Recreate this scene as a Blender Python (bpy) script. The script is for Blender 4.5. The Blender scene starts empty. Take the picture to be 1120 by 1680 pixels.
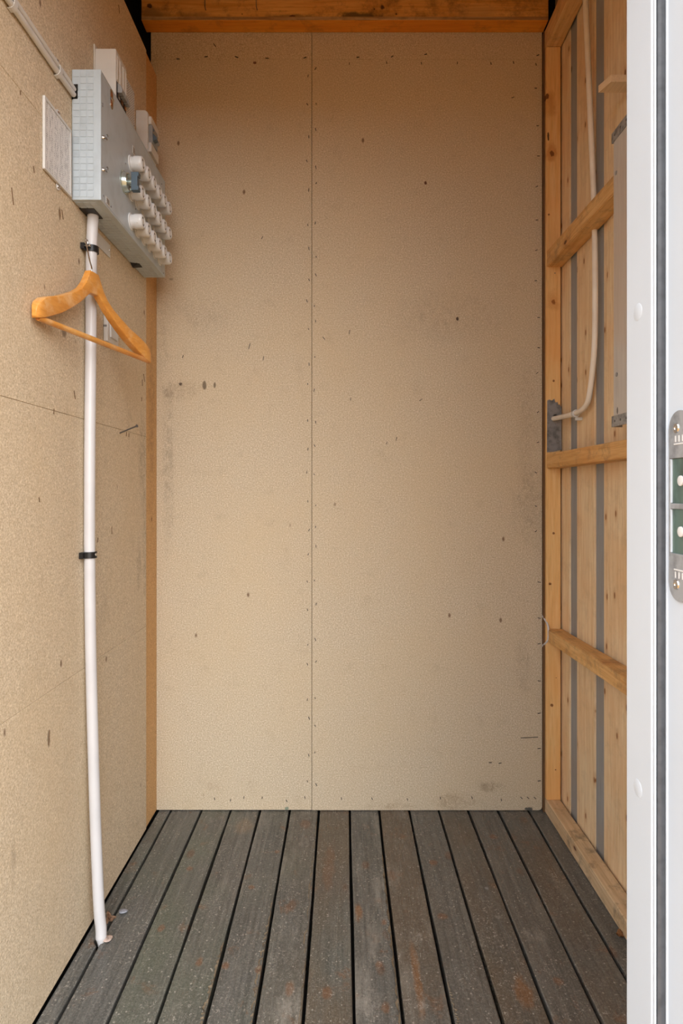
import bpy, bmesh, math, random
from mathutils import Vector, Matrix
random.seed(7)
S = bpy.context.scene
C = S.collection
PI = math.pi
# ------------------------------------------------------------------ camera, sky, exposure
F = 1010.0            # focal length in pixels (image 1120 x 1680)
CD, CZ = 2.06, 1.065  # camera distance to the back wall, camera height
cam_d = bpy.data.cameras.new('camera'); cam = bpy.data.objects.new('camera', cam_d); C.objects.link(cam)
cam.location = (0, -CD, CZ); cam.rotation_euler = (PI/2, 0, 0)
cam_d.sensor_fit = 'VERTICAL'; cam_d.sensor_height = 36; cam_d.sensor_width = 24
cam_d.lens = F/1680*36
cam_d.shift_x = -(562-560)/1680; cam_d.shift_y = -(840-808)/1680
cam_d.clip_start = .02; cam_d.clip_end = 200
S.camera = cam
w = bpy.data.worlds.new('overcast'); S.world = w; w.use_nodes = True
wn, wl = w.node_tree.nodes, w.node_tree.links
bg = wn['Background']
tc = wn.new('ShaderNodeTexCoord'); sx = wn.new('ShaderNodeSeparateXYZ'); cr = wn.new('ShaderNodeValToRGB')
wl.new(tc.outputs['Generated'], sx.inputs[0]); wl.new(sx.outputs['Z'], cr.inputs[0]); wl.new(cr.outputs[0], bg.inputs[0])
cr.color_ramp.elements[0].position = 0; cr.color_ramp.elements[0].color = (.78, .85, .93, 1)
cr.color_ramp.elements[1].position = .8; cr.color_ramp.elements[1].color = (.95, .98, 1.03, 1)
bg.inputs[1].default_value = 1.15
sun_d = bpy.data.lights.new('veiled_sun', 'SUN'); sun = bpy.data.objects.new('veiled_sun', sun_d); C.objects.link(sun)
sun_d.energy = 1.1; sun_d.angle = math.radians(60); sun_d.color = (1, .97, .93)
sun.rotation_euler = Vector((-.36, 1.0, -.42)).to_track_quat('-Z', 'Y').to_euler()
S.view_settings.view_transform = 'Standard'; S.view_settings.look = 'None'
S.view_settings.gamma = 1; S.view_settings.use_curve_mapping = False
S.view_settings.exposure = 1.72

# ------------------------------------------------------------------ node helpers
class NT:
    def __init__(s, name, rough=.8, spec=.3, metal=0):
        s.m = bpy.data.materials.new(name); s.m.use_nodes = True
        s.n = s.m.node_tree.nodes; s.l = s.m.node_tree.links
        s.b = s.n['Principled BSDF']
        s.b.inputs['Roughness'].default_value = rough
        s.b.inputs['Specular IOR Level'].default_value = spec
        s.b.inputs['Metallic'].default_value = metal
    def new(s, t, **k):
        n = s.n.new(t)
        for a, v in k.items(): setattr(n, a, v)
        return n
    def put(s, sock, v):
        if isinstance(v, bpy.types.NodeSocket): s.l.new(v, sock)
        else:
            if sock.type == 'RGBA' and isinstance(v, (tuple, list)) and len(v) == 3: v = (*v, 1)
            sock.default_value = v
    def coord(s, rnd=True):
        o = s.new('ShaderNodeTexCoord').outputs['Object']
        if not rnd: return o
        r = s.new('ShaderNodeObjectInfo').outputs['Random']
        v = s.new('ShaderNodeVectorMath', operation='SCALE'); v.inputs[0].default_value = (37, 51, 23); s.l.new(r, v.inputs['Scale'])
        a = s.new('ShaderNodeVectorMath', operation='ADD'); s.l.new(o, a.inputs[0]); s.l.new(v.outputs[0], a.inputs[1])
        return a.outputs[0]
    def scale(s, v, sc):
        m = s.new('ShaderNodeMapping'); s.put(m.inputs[0], v); m.inputs['Scale'].default_value = sc
        return m.outputs[0]
    def noise(s, v, sc, det=3, rough=.55, dist=0):
        n = s.new('ShaderNodeTexNoise'); s.put(n.inputs['Vector'], v); n.inputs['Scale'].default_value = sc
        n.inputs['Detail'].default_value = det; n.inputs['Roughness'].default_value = rough; n.inputs['Distortion'].default_value = dist
        return n.outputs['Fac']
    def voro(s, v, sc, rnd=1):
        n = s.new('ShaderNodeTexVoronoi'); s.put(n.inputs['Vector'], v); n.inputs['Scale'].default_value = sc
        n.inputs['Randomness'].default_value = rnd
        return n
    def ramp(s, f, a, b, inv=False):
        n = s.new('ShaderNodeMapRange'); s.put(n.inputs[0], f)
        n.inputs[1].default_value = a; n.inputs[2].default_value = b
        n.inputs[3].default_value = 1 if inv else 0; n.inputs[4].default_value = 0 if inv else 1
        n.clamp = True
        return n.outputs[0]
    def math(s, op, a, b=0):
        n = s.new('ShaderNodeMath', operation=op); s.put(n.inputs[0], a); s.put(n.inputs[1], b); return n.outputs[0]
    def mix(s, f, a, b, mode='MIX'):
        n = s.new('ShaderNodeMix', data_type='RGBA', blend_type=mode)
        s.put(n.inputs[0], f); s.put(n.inputs[6], a); s.put(n.inputs[7], b); return n.outputs[2]
    def spot(s, v, c, r, nz, k=.5):
        """soft blot at c with radii r (same space as v), edge broken by the noise nz"""
        m = s.new('ShaderNodeMapping'); m.vector_type = 'TEXTURE'
        s.put(m.inputs[0], v); m.inputs['Location'].default_value = c; m.inputs['Scale'].default_value = r
        l = s.new('ShaderNodeVectorMath', operation='LENGTH'); s.l.new(m.outputs[0], l.inputs[0])
        d = s.math('ADD', l.outputs['Value'], s.math('MULTIPLY', s.math('SUBTRACT', nz, .5), 2.2))
        return s.ramp(d, .55, .55+k, True)
    def bump(s, h, st, dist=.001):
        b = s.new('ShaderNodeBump'); s.put(b.inputs['Height'], h); b.inputs['Strength'].default_value = st
        b.inputs['Distance'].default_value = dist; s.l.new(b.outputs[0], s.b.inputs['Normal'])
    def col(s, c): s.put(s.b.inputs['Base Color'], c); return s.m

def flat(name, c, rough=.5, spec=.4, metal=0, var=.06, sc=30):
    t = NT(name, rough, spec, metal)
    n = t.noise(t.coord(), sc, 3)
    c2 = tuple(x*(1-var*3) for x in c)
    return t.col(t.mix(t.ramp(n, .45, .75), c, c2))

# pixel helpers (layout measured on the photograph, turned into real positions)
def P(px, py, d): return Vector(((px-562)/F*d, d-CD, CZ+(808-py)/F*d))
def PX(px, py, X):                      # point on the plane x = X
    d = X*F/(px-562); return P(px, py, d)
LW = -.618                               # left wall surface
def back(px, py): return P(px, py, CD)

def chip(name, light, dark, stains=(), seam_dirt=None, edge=0):
    t = NT(name, .78, .25); v = t.coord(False)
    f1 = t.noise(v, 430, 2, .7); f2 = t.noise(v, 240, 3, .6); big = t.noise(v, 2.3, 4, .6); med = t.noise(v, 18, 4, .65)
    c = t.mix(t.ramp(f1, .36, .66), dark, light)
    c = t.mix(t.ramp(f2, .52, .72), c, tuple(min(1, x*1.22) for x in light))
    c = t.mix(t.math('MULTIPLY', t.ramp(f2, .28, .45, True), .6), c, tuple(x*.48 for x in dark))
    c = t.mix(t.math('MULTIPLY', t.ramp(big, .4, .7), .35), c, (light[0]*.92, light[1]*.80, light[2]*.62))
    c = t.mix(t.math('MULTIPLY', t.ramp(med, .56, .76), .22), c, tuple(x*.62 for x in dark))
    # sparse dark chips
    vo = t.voro(t.scale(v, (1, 1, .55)), 13)
    sp = t.ramp(vo.outputs['Distance'], .035, .075, True)
    rs = t.new('ShaderNodeSeparateColor'); t.l.new(vo.outputs['Color'], rs.inputs[0])
    sp = t.math('MULTIPLY', sp, t.math('GREATER_THAN', rs.outputs[0], .55))
    c = t.mix(t.math('MULTIPLY', sp, .75), c, (.10, .035, .012))
    # scratches: thin stretched threads inside large blotches
    sc = t.noise(t.scale(v, (30, 30, 9)), 3.2, 3, .7, 1.2)
    sc = t.math('MULTIPLY', t.ramp(sc, .66, .74), t.ramp(t.noise(v, 1.7, 2), .52, .66))
    c = t.mix(t.math('MULTIPLY', sc, .35), c, (.12, .085, .06))
    nz = t.noise(v, 14, 6, .75)
    brk = t.ramp(t.noise(t.scale(v, (1, 1, .6)), 55, 5, .8, .8), .40, .66)
    for (ctr, r, col, k, soft) in stains:
        f_ = t.spot(v, ctr, r, nz, soft)
        if max(r[1 if r[0] == .3 else 0], r[2]) > .028: f_ = t.math('MULTIPLY', f_, brk)
        c = t.mix(t.math('MULTIPLY', f_, k), c, col)
    t.bump(f1, .25, .0006)
    return t.col(c)

def wood(name, light, dark, axis='Z', knot=(.09, .028, .008), kn=7.0, kr=.085, dirt=.0, dirtc=(.08, .06, .045), rough=.62, kth=.45, ring=.5, spots=(), flat='YZ'):
    t = NT(name, rough, .3); v = t.coord()
    st = {'X': (1.2, 22, 22), 'Y': (22, 1.2, 22), 'Z': (22, 22, 1.2)}[axis]
    kst = {'X': (.45, 1, 1), 'Y': (1, .45, 1), 'Z': (1, 1, .45)}[axis]
    g = t.noise(t.scale(v, st), 3.0, 4, .6, .7)
    g2 = t.noise(t.scale(v, tuple(x*4 for x in st)), 3.0, 2, .6, .3)
    big = t.noise(v, 3.5, 3)
    c = t.mix(t.ramp(g, .38, .66), light, dark)
    c = t.mix(t.math('MULTIPLY', t.ramp(g2, .5, .72), .4), c, tuple(x*.72 for x in dark))
    c = t.mix(t.math('MULTIPLY', t.ramp(big, .42, .7), .5), c, (dark[0]*1.05, dark[1]*.82, dark[2]*.62))
    sp = t.new('ShaderNodeSeparateXYZ'); t.put(sp.inputs[0], t.scale(v, kst)); cb = t.new('ShaderNodeCombineXYZ')
    t.l.new(sp.outputs[flat[0]], cb.inputs[0]); t.l.new(sp.outputs[flat[1]], cb.inputs[1])
    vo = t.voro(cb.outputs[0], kn); vo.voronoi_dimensions = '2D'
    rs = t.new('ShaderNodeSeparateColor'); t.l.new(vo.outputs['Color'], rs.inputs[0])
    on = t.math('GREATER_THAN', rs.outputs[0], kth)
    D = vo.outputs['Distance']
    halo = t.math('MULTIPLY', t.ramp(D, kr, kr*3.2, True), on)
    kk = t.math('MULTIPLY', t.ramp(D, kr*.75, kr*1.15, True), on)
    c = t.mix(t.math('MULTIPLY', halo, ring), c, tuple(dark[i]*(.7, .5, .35)[i] for i in range(3)))
    c = t.mix(t.math('MULTIPLY', kk, .88), c, knot)
    v0 = t.coord(False); nz = t.noise(v0, 30, 4, .7)
    for (ctr, r_, cc, k_, so) in spots: c = t.mix(t.math('MULTIPLY', t.spot(v0, ctr, r_, nz, so), k_), c, cc)
    if dirt:
        nd = t.noise(v, 16, 5, .75)
        c = t.mix(t.math('MULTIPLY', t.ramp(nd, .5, .68), dirt), c, dirtc)
    t.bump(g2, .3, .0006)
    return t.col(c)

# ------------------------------------------------------------------ materials
CL, CDK = (.630, .545, .420), (.450, .350, .230)
def bs(px, py, rx, rz): p = back(px, py); return (p.x, p.y, p.z), (rx, .3, rz)
stb = []
for px, py, rx, rz, col, k, so in (
    (800, 1290, .05, .02, (.16, .10, .055), .6, .5), (745, 1315, .07, .03, (.20, .12, .06), .5, .6), (640, 1322, .09, .012, (.20, .12, .06), .4, .6),
    (866, 1327, .026, .012, (.05, .055, .055), .9, .2), (471, 1326, .012, .009, (.13, .20, .15), .8, .3),
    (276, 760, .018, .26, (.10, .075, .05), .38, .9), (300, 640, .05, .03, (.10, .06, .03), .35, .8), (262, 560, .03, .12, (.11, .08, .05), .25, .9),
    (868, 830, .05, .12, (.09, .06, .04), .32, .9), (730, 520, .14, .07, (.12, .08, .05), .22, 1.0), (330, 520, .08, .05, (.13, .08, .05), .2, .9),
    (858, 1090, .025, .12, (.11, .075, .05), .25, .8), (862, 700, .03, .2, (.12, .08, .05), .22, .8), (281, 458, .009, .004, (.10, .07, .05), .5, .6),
    (750, 523, .006, .008, (.04, .025, .02), .9, .3), (698, 300, .006, .009, (.09, .02, .01), .9, .3), (418, 103, .007, .005, (.10, .01, .01), .8, .3),
    (296, 630, .009, .009, (.05, .03, .02), .85, .4), (335, 632, .007, .016, (.05, .03, .02), .7, .4), (352, 632, .005, .012, (.05, .03, .02), .7, .4), (348, 1290, .03, .014, (.33, .22, .14), .4, .8)):
    c_, r_ = bs(px, py, rx, rz); stb.append((c_, r_, col, k, so))
M = {}
M['chip_back'] = chip('chipboard_back', CL, CDK, stb)
def ls(px, py, ry, rz): p = PX(px, py, LW); return (p.x, p.y, p.z), (.3, ry, rz)
stl = []
for px, py, ry, rz, col, k, so in (
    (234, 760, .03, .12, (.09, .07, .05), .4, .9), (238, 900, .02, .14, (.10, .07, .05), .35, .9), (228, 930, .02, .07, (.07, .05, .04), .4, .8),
    (80, 1210, .006, .02, (.09, .06, .04), .7, .5), (22, 1405, .01, .05, (.17, .12, .08), .5, .6), (98, 352, .006, .02, (.12, .06, .02), .7, .4),
    (172, 1000, .03, .05, (.20, .14, .09), .3, .8), (105, 545, .012, .012, (.12, .07, .04), .7, .5), (212, 690, .025, .03, (.15, .10, .07), .3, .8)):
    c_, r_ = ls(px, py, ry, rz); stl.append((c_, r_, col, k, so))
M['chip_left'] = chip('chipboard_left', (.71, .615, .475), (.52, .405, .265), stl)
M['chip_strip'] = chip('chipboard_strip', (.68, .44, .22), (.54, .31, .13), [((LW, -.06, 1.3), (.3, .03, .25), (.08, .055, .03), .4, .9)])
def stud_spot(px, py, rx, rz, col=(.16, .05, .01), k=.9, so=.3):
    q = P(px, py, 2.034); return ((q.x-.70, q.y, q.z-1.3), (rx, .3, rz), col, k, so)
sts = [stud_spot(*a) for a in ((904, 250, .016, .03, (.50, .20, .05), .6, .7), (903, 170, .018, .035, (.50, .22, .06), .5, .8), (908, 495, .018, .03, (.55, .25, .07), .5, .8), (905, 252, .0075, .011), (899, 224, .004, .018, (.04, .015, .005)), (897, 158, .007, .012), (908, 495, .0085, .012, (.26, .08, .012)),
    (908, 625, .0045, .005), (908, 875, .005, .005), (902, 958, .006, .005), (905, 1157, .006, .006), (911, 1263, .003, .003), (900, 352, .004, .004), (912, 1112, .002, .002), (910, 448, .0025, .0025, (.12, .12, .12)))]
M['pine_stud'] = wood('pine_stud', (.82, .54, .25), (.74, .42, .15), 'Z', kn=5, kr=.04, spots=sts, flat='XZ', kth=.8)
M['pine_front'] = wood('pine_front', (.82, .54, .25), (.74, .42, .15), 'Z')
M['pine_board'] = wood('pine_cladding', (.86, .69, .46), (.74, .53, .31), 'Z', kn=15, kr=.06, dirt=.18, kth=.66, dirtc=(.30, .20, .11), knot=(.24, .085, .02))
M['pine_rail'] = wood('pine_rail', (.76, .47, .20), (.62, .33, .11), 'Y', kn=11, kr=.06, dirt=.45, dirtc=(.13, .09, .055))
M['pine_sill'] = wood('pine_sill', (.72, .55, .36), (.56, .40, .24), 'Y', kn=10, kr=.05, dirt=.7, dirtc=(.10, .085, .06))
def beam_spot(px, py, rx, rz, col=(.035, .012, .006), k=.9, so=.3):
    q = P(px, py, 2.006); return ((q.x, q.y, q.z-2.7), (rx, .3, rz), col, k, so)
bsp = [beam_spot(*a) for a in ((593, 27, .07, .016, (.06, .045, .02), .85, .6), (250, 22, .05, .02, (.10, .07, .04), .6, .8), (480, 29, .12, .010, (.09, .06, .03), .6, .7), (320, 26, .05, .012, (.20, .12, .05), .5, .8), (627, 12, .014, .012), (614, 15, .005, .005), (479, 28, .011, .009, (.08, .02, .01)), (397, 23, .004, .004), (650, 23, .004, .004), (780, 18, .07, .02, (.45, .28, .12), .4, .9), (245, 9, .01, .01))]
M['beam'] = wood('roof_beam', (.72, .40, .12), (.52, .25, .05), 'X', kn=3, kr=.02, spots=bsp, flat='XZ', kth=.8, dirt=.55, dirtc=(.06, .035, .015), rough=.45)
M['beam_low'] = wood('beam_underside', (.78, .31, .03), (.66, .22, .015), 'X', kn=6, kr=.04, flat='XY', dirt=.35, dirtc=(.12, .05, .015), rough=.45)
M['roof_bounce'] = wood('orange_bounce_roof', (.85, .42, .08), (.78, .33, .05), 'X', kn=6, kr=.08)  # unseen ceiling, made bright orange to bounce warm light onto the walls
M['hanger'] = wood('varnished_beech', (.72, .36, .085), (.60, .26, .05), 'Y', kn=3, kr=.01, rough=.3, dirt=.42, dirtc=(.82, .60, .36), ring=0)
M['grey_paint'] = wood('grey_painted_board', (.33, .335, .34), (.29, .295, .30), 'Z', knot=(.06, .055, .05), kn=6, kr=.03, ring=.1)
M['outer_dark'] = flat('dark_backing', (.012, .011, .010), .9, .1)
M['felt'] = flat('roof_felt', (.010, .009, .008), .85, .2, var=.2, sc=60)
M['gap_brown'] = flat('brown_edge_board', (.16, .085, .04), .8, .2)
M['white_frame'] = flat('white_painted_frame', (.56, .61, .665), .35, .35, var=.012, sc=6)
M['rubber'] = flat('grey_rubber_gasket', (.085, .09, .10), .55, .3, var=.12, sc=90)
M['box_steel'] = flat('grey_enamelled_steel', (.475, .545, .60), .38, .45, var=.05, sc=25)
M['chrome'] = flat('chrome', (.65, .64, .62), .22, .5, 1, var=.05)
M['zinc'] = flat('galvanised_steel', (.38, .39, .40), .45, .5, .35, var=.18, sc=70)
M['lead'] = flat('dull_lead_sheet', (.27, .275, .285), .45, .5, .4, var=.2, sc=45)
M['white_plastic'] = flat('white_plastic', (.66, .65, .63), .35, .45, var=.02)
M['ceramic'] = flat('white_porcelain', (.67, .68, .69), .18, .6, var=.015)
M['pipe'] = flat('white_conduit', (.60, .59, .60), .33, .45, var=.025, sc=14)
M['tube'] = flat('beige_cable_tube', (.84, .76, .66), .4, .4, var=.04, sc=14)
M['black'] = flat('black_plastic', (.012, .011, .011), .4, .4, var=.1)
M['handle_blue'] = flat('slate_blue_plastic', (.085, .125, .165), .4, .4, var=.04)
M['pale_green_zinc'] = flat('zinc_plated_ring', (.50, .58, .55), .25, .5, .7, var=.05)
M['window_grey'] = flat('fuse_window', (.23, .22, .22), .2, .6)
M['breaker'] = flat('grey_breaker', (.30, .31, .32), .4, .4)
M['fibre'] = wood('grey_fibre_board', (.60, .56, .51), (.53, .49, .45), 'Z', knot=(.10, .09, .08), kn=5, kr=.02, ring=.05)
M['fawn_wood'] = wood('weathered_fawn_wood', (.78, .62, .42), (.70, .53, .34), 'Y', kn=2, kr=.01, ring=0)
M['seam_wood'] = wood('split_edge', (.50, .34, .17), (.30, .16, .06), 'X', kn=3, kr=.01, ring=0, dirt=.4, dirtc=(.10, .05, .02))
M['mark'] = flat('dark_wood_chip', (.17, .10, .055), .8, .2)
M['nail'] = flat('nail_steel', (.22, .22, .23), .4, .5, .8)
M['staple'] = flat('dark_staple', (.035, .032, .03), .5, .4, .5)
M['recess_reflection'] = flat('green_reflection_recess', (.085, .135, .11), .25, .6, var=.2, sc=50)  # green reflection from outside, put into the recess colour
M['copper'] = flat('copper', (.55, .25, .12), .3, .5, 1)
M['shell_pink'] = flat('pinkish_shell', (.55, .42, .36), .4, .4, var=.2, sc=120)
M['shell_grey'] = flat('bluish_shell', (.27, .28, .32), .35, .4, var=.2, sc=120)
M['leaf'] = flat('dry_leaf', (.42, .20, .08), .7, .2, var=.25, sc=150)
M['leaf_pale'] = flat('pale_dry_leaf', (.50, .31, .20), .7, .2, var=.25, sc=150)
M['outside'] = flat('outside_ground', (.46, .26, .10), .9, .2, var=.1, sc=4)  # unseen ground, its orange chosen to throw warm light up the walls

def deck_mat():
    t = NT('weathered_decking', .5, .3); v = t.coord()
    info = t.new('ShaderNodeObjectInfo')
    g = t.noise(t.scale(v, (42, 1.1, 10)), 2.6, 5, .65, .8)
    g2 = t.noise(t.scale(v, (150, 3.0, 10)), 2.6, 3, .7, .5)
    big = t.noise(t.scale(v, (2.2, .8, 1)), 2.3, 4, .65)
    c = t.mix(t.ramp(g, .38, .62), (.160, .160, .150), (.088, .090, .086))
    c = t.mix(t.math('MULTIPLY', t.ramp(g2, .55, .75), .4), c, (.050, .050, .048))
    # brown worn areas, stronger on some planks (object colour alpha carries how brown that plank is)
    sc = t.new('ShaderNodeSeparateColor'); t.l.new(info.outputs['Color'], sc.inputs[0])
    br = t.math('MULTIPLY', t.ramp(big, .30, .56), sc.outputs[0])
    c = t.mix(br, c, (.132, .100, .070))
    gr = t.math('MULTIPLY', t.ramp(t.noise(v, 3.1, 3), .42, .66), sc.outputs[1])
    c = t.mix(gr, c, (.125, .150, .105))
    # rust specks
    ru = t.ramp(t.noise(v, 13, 5, .7, .4), .60, .74)
    c = t.mix(t.math('MULTIPLY', ru, .7), c, (.22, .095, .035))
    vo = t.voro(t.scale(v, (1, .55, 1)), 9)
    c = t.mix(t.math('MULTIPLY', t.ramp(vo.outputs['Distance'], .07, .13, True), .6), c, (.14, .065, .032))
    v0 = t.coord(False); nz = t.noise(t.scale(v0, (1, .5, 1)), 24, 6, .75)
    def dsp(px, py, rx, ry, col, k=.7, so=.5):
        d = CZ*F/(py-808); return t.math('MULTIPLY', t.spot(v0, ((px-562)/F*d, d-CD, 0), (rx, ry, .3), nz, so), k), col
    wr_ = t.ramp(t.noise(t.scale(v0, (1, .35, 1)), 90, 5, .8, .6), .42, .66)
    RU, PA, OR = (.20, .095, .045), (.50, .47, .42), (.26, .11, .03)
    for a in ((587, 1495, .012, .035, OR), (683, 1600, .012, .10, OR, .6), (859, 1628, .022, .05, OR, .55), (310, 1425, .011, .011, RU), (265, 1522, .010, .014, RU), (327, 1577, .010, .016, RU), (370, 1584, .010, .012, RU), (425, 1590, .012, .016, RU), (475, 1622, .010, .022, RU), (535, 1627, .013, .02, RU),
              (455, 1397, .009, .008, RU), (412, 1455, .01, .01, RU), (622, 1582, .009, .012, RU), (630, 1512, .009, .012, RU), (632, 1652, .010, .018, RU), (710, 1415, .016, .014, RU), (728, 1503, .016, .014, RU), (810, 1372, .014, .014, RU), (540, 1420, .02, .12, RU, .45), (915, 1608, .012, .014, RU), (500, 1352, .02, .03, RU, .5),
              (400, 1355, .03, .04, (.26, .20, .14), .6, .8), (683, 1537, .016, .02, PA, .55, .9), (689, 1648, .013, .012, PA, .9), (605, 1640, .024, .05, PA, .6, .9), (879, 1534, .026, .018, PA, .5, .8), (816, 1504, .008, .008, PA, .6), (765, 1456, .006, .006, PA, .9), (798, 1457, .008, .008, (.28, .28, .28), .8), (478, 1655, .03, .04, PA, .5, .9), (345, 1345, .02, .012, PA, .4, .8), (255, 1535, .02, .004, PA, .6)):
        f_, cc = dsp(*a)
        if cc == PA: f_ = t.math('MULTIPLY', f_, wr_)
        c = t.mix(f_, c, cc)
    gr_ = t.noise(v, 210, 3, .8); c = t.mix(t.math('MULTIPLY', t.ramp(gr_, .52, .70), .5), c, (.30, .295, .27)); c = t.mix(t.math('MULTIPLY', t.ramp(gr_, .34, .48, True), .55), c, (.055, .053, .048))
    # pale dry worn patches and lint
    wn_ = t.math('MULTIPLY', t.ramp(t.noise(t.scale(v, (6, 1.4, 1)), 3, 5, .75), .52, .72), sc.outputs[2])
    c = t.mix(t.math('MULTIPLY', wn_, .75), c, (.34, .325, .29))
    li = t.noise(v, 95, 3, .75, 2.2)
    li = t.math('MULTIPLY', t.ramp(li, .60, .64), t.ramp(t.noise(v, 7, 3), .36, .55))
    c = t.mix(t.math('MULTIPLY', li, .7), c, (.50, .47, .42))
    vs = t.voro(v, 62); c = t.mix(t.math('MULTIPLY', t.ramp(vs.outputs['Distance'], .08, .16, True), .6), c, (.52, .49, .44))
    t.put(t.b.inputs['Roughness'], t.ramp(g, .0, 1.6))
    t.b.inputs['Roughness'].default_value = .5
    t.bump(t.mix(.5, g, g2), .45, .0012)
    return t.col(c)
M['deck'] = deck_mat()
M['deck_light_edge'] = flat('split_pale_plank_edge', (.24, .19, .13), .8, .2, var=.25, sc=60)

def print_mat():
    """schedule card: faint ruled columns of illegible print"""
    t = NT('printed_schedule', .3, .4); v = t.coord(False)
    m = t.scale(v, (1, 1, 1))
    s = t.new('ShaderNodeSeparateXYZ'); t.put(s.inputs[0], m)
    row = t.math('FRACT', t.math('MULTIPLY', s.outputs['Z'], 230)); col = t.math('FRACT', t.math('MULTIPLY', s.outputs['Y'], 42))
    line = t.math('MAXIMUM', t.math('LESS_THAN', row, .16), t.math('LESS_THAN', col, .045))
    wr = t.math('MULTIPLY', t.math('GREATER_THAN', row, .45), t.math('GREATER_THAN', t.noise(t.scale(v, (1, 420, 60)), 1.0, 2, .7), .52))
    wr = t.math('MULTIPLY', wr, t.math('GREATER_THAN', col, .2))
    c = t.mix(t.math('MULTIPLY', line, .35), (.82, .80, .78), (.2, .19, .18))
    c = t.mix(t.math('MULTIPLY', wr, .8), c, (.08, .08, .09))
    return t.col(c)
M['print'] = print_mat()

# ------------------------------------------------------------------ geometry helpers
def box(bm, x0, x1, y0, y1, z0, z1, bev=0, seg=1):
    r = bmesh.ops.create_cube(bm, size=1)['verts']
    for v in r:
        v.co = Vector(((x0+x1)/2+v.co.x*(x1-x0), (y0+y1)/2+v.co.y*(y1-y0), (z0+z1)/2+v.co.z*(z1-z0)))
    if bev:
        ed = list({e for v in r for e in v.link_edges})
        r = bmesh.ops.bevel(bm, geom=ed, offset=bev, segments=seg, affect='EDGES', profile=.5)['verts']
    return r
def frame_at(t, up=None):
    t = t.normalized(); a = Vector((0, 0, 1)) if abs(t.z) < .9 else Vector((1, 0, 0))
    u = t.cross(a).normalized(); return u, t.cross(u).normalized()
def spline(pts, n=8):
    out = []; p = [pts[0]*2-pts[1]]+list(pts)+[pts[-1]*2-pts[-2]]
    for i in range(1, len(p)-2):
        for k in range(n):
            t = k/n; a, b, c, d = p[i-1], p[i], p[i+1], p[i+2]
            out.append(.5*((2*b)+(c-a)*t+(2*a-5*b+4*c-d)*t*t+(3*b-a-3*c+d)*t**3))
    out.append(pts[-1].copy()); return out
def tube(bm, pts, r, n=14, cap=True):
    u = None; rings = []
    for i, p in enumerate(pts):
        t = (pts[min(i+1, len(pts)-1)]-pts[max(i-1, 0)]).normalized()
        if u is None: u, _ = frame_at(t)
        u = (u-t*u.dot(t)).normalized(); w_ = t.cross(u)
        rr = r[i] if isinstance(r, (list, tuple)) else r
        rings.append([bm.verts.new(p+rr*(math.cos(a)*u+math.sin(a)*w_)) for a in [2*PI*k/n for k in range(n)]])
    for a, b in zip(rings, rings[1:]):
        for k in range(n): bm.faces.new((a[k], a[(k+1) % n], b[(k+1) % n], b[k]))
    if cap: bm.faces.new(rings[0][::-1]); bm.faces.new(rings[-1])
def lathe(bm, prof, org, axis=Vector((1, 0, 0)), n=28):
    """prof: (offset along axis, radius)"""
    u, w_ = frame_at(axis); rings = []
    for (o, r) in prof:
        c = org+axis*o
        if r <= 1e-6: rings.append([bm.verts.new(c)]); continue
        rings.append([bm.verts.new(c+r*(math.cos(a)*u+math.sin(a)*w_)) for a in [2*PI*k/n for k in range(n)]])
    for a, b in zip(rings, rings[1:]):
        for k in range(n):
            k2 = (k+1) % n
            if len(a) == 1 and len(b) == 1: continue
            if len(a) == 1: bm.faces.new((a[0], b[k2], b[k]))
            elif len(b) == 1: bm.faces.new((a[k], a[k2], b[0]))
            else: bm.faces.new((a[k], a[k2], b[k2], b[k]))
def prism(bm, poly, off, bev=0):
    """polygon (list of Vectors) extruded by off"""
    a = [bm.verts.new(p) for p in poly]; b = [bm.verts.new(p+off) for p in poly]; n = len(poly)
    fs = [bm.faces.new(a[::-1]), bm.faces.new(b)]+[bm.faces.new((a[k], a[(k+1) % n], b[(k+1) % n], b[k])) for k in range(n)]
    if bev: bmesh.ops.bevel(bm, geom=list({e for f in fs for e in f.edges}), offset=bev, segments=2, affect='EDGES', profile=.5)
WL = {}
def wloc(o): return WL.get(o.name, Vector((0, 0, 0)))
def obj(name, bm, mat, parent=None, org=None, smooth=False):
    bmesh.ops.recalc_face_normals(bm, faces=bm.faces)
    org = Vector(org) if org is not None else (wloc(parent).copy() if parent else Vector((0, 0, 0)))
    bmesh.ops.translate(bm, verts=bm.verts, vec=-org)
    me = bpy.data.meshes.new(name); bm.to_mesh(me); bm.free()
    if smooth:
        me.shade_smooth()
        try: me.set_sharp_from_angle(angle=math.radians(38))
        except Exception: pass
    me.materials.append(mat)
    o = bpy.data.objects.new(name, me); C.objects.link(o); WL[o.name] = org
    if parent: o.parent = parent; o.location = org-wloc(parent)
    else: o.location = org
    return o
def B(): return bmesh.new()
def bx(name, mat, parent, *a, bev=.0008, org=None, **k):
    bm = B(); box(bm, *a, bev=bev); return obj(name, bm, mat, parent, org, **k)
def thing(name, label, cat, loc, group=None):
    o = bpy.data.objects.new(name, None); C.objects.link(o); o.location = loc; WL[o.name] = Vector(loc)
    o.empty_display_size = .05
    o['label'] = label; o['category'] = cat
    if group: o['group'] = group
    return o
def tag(o, label, cat, group=None):
    o['label'] = label; o['category'] = cat
    if group: o['group'] = group
    return o
def struct(o, label, cat='wall'):
    o['kind'] = 'structure'; o['label'] = label; o['category'] = cat; return o
def dup(o, delta, parent):
    c = o.copy(); C.objects.link(c); c.parent = parent; c.location = o.location+Vector(delta)
    for ch in list(o.children):
        d = ch.copy(); C.objects.link(d); d.parent = c
    return c

Y_IN, Y_OUT = -1.517, -1.60     # inner and outer face of the front wall
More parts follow.
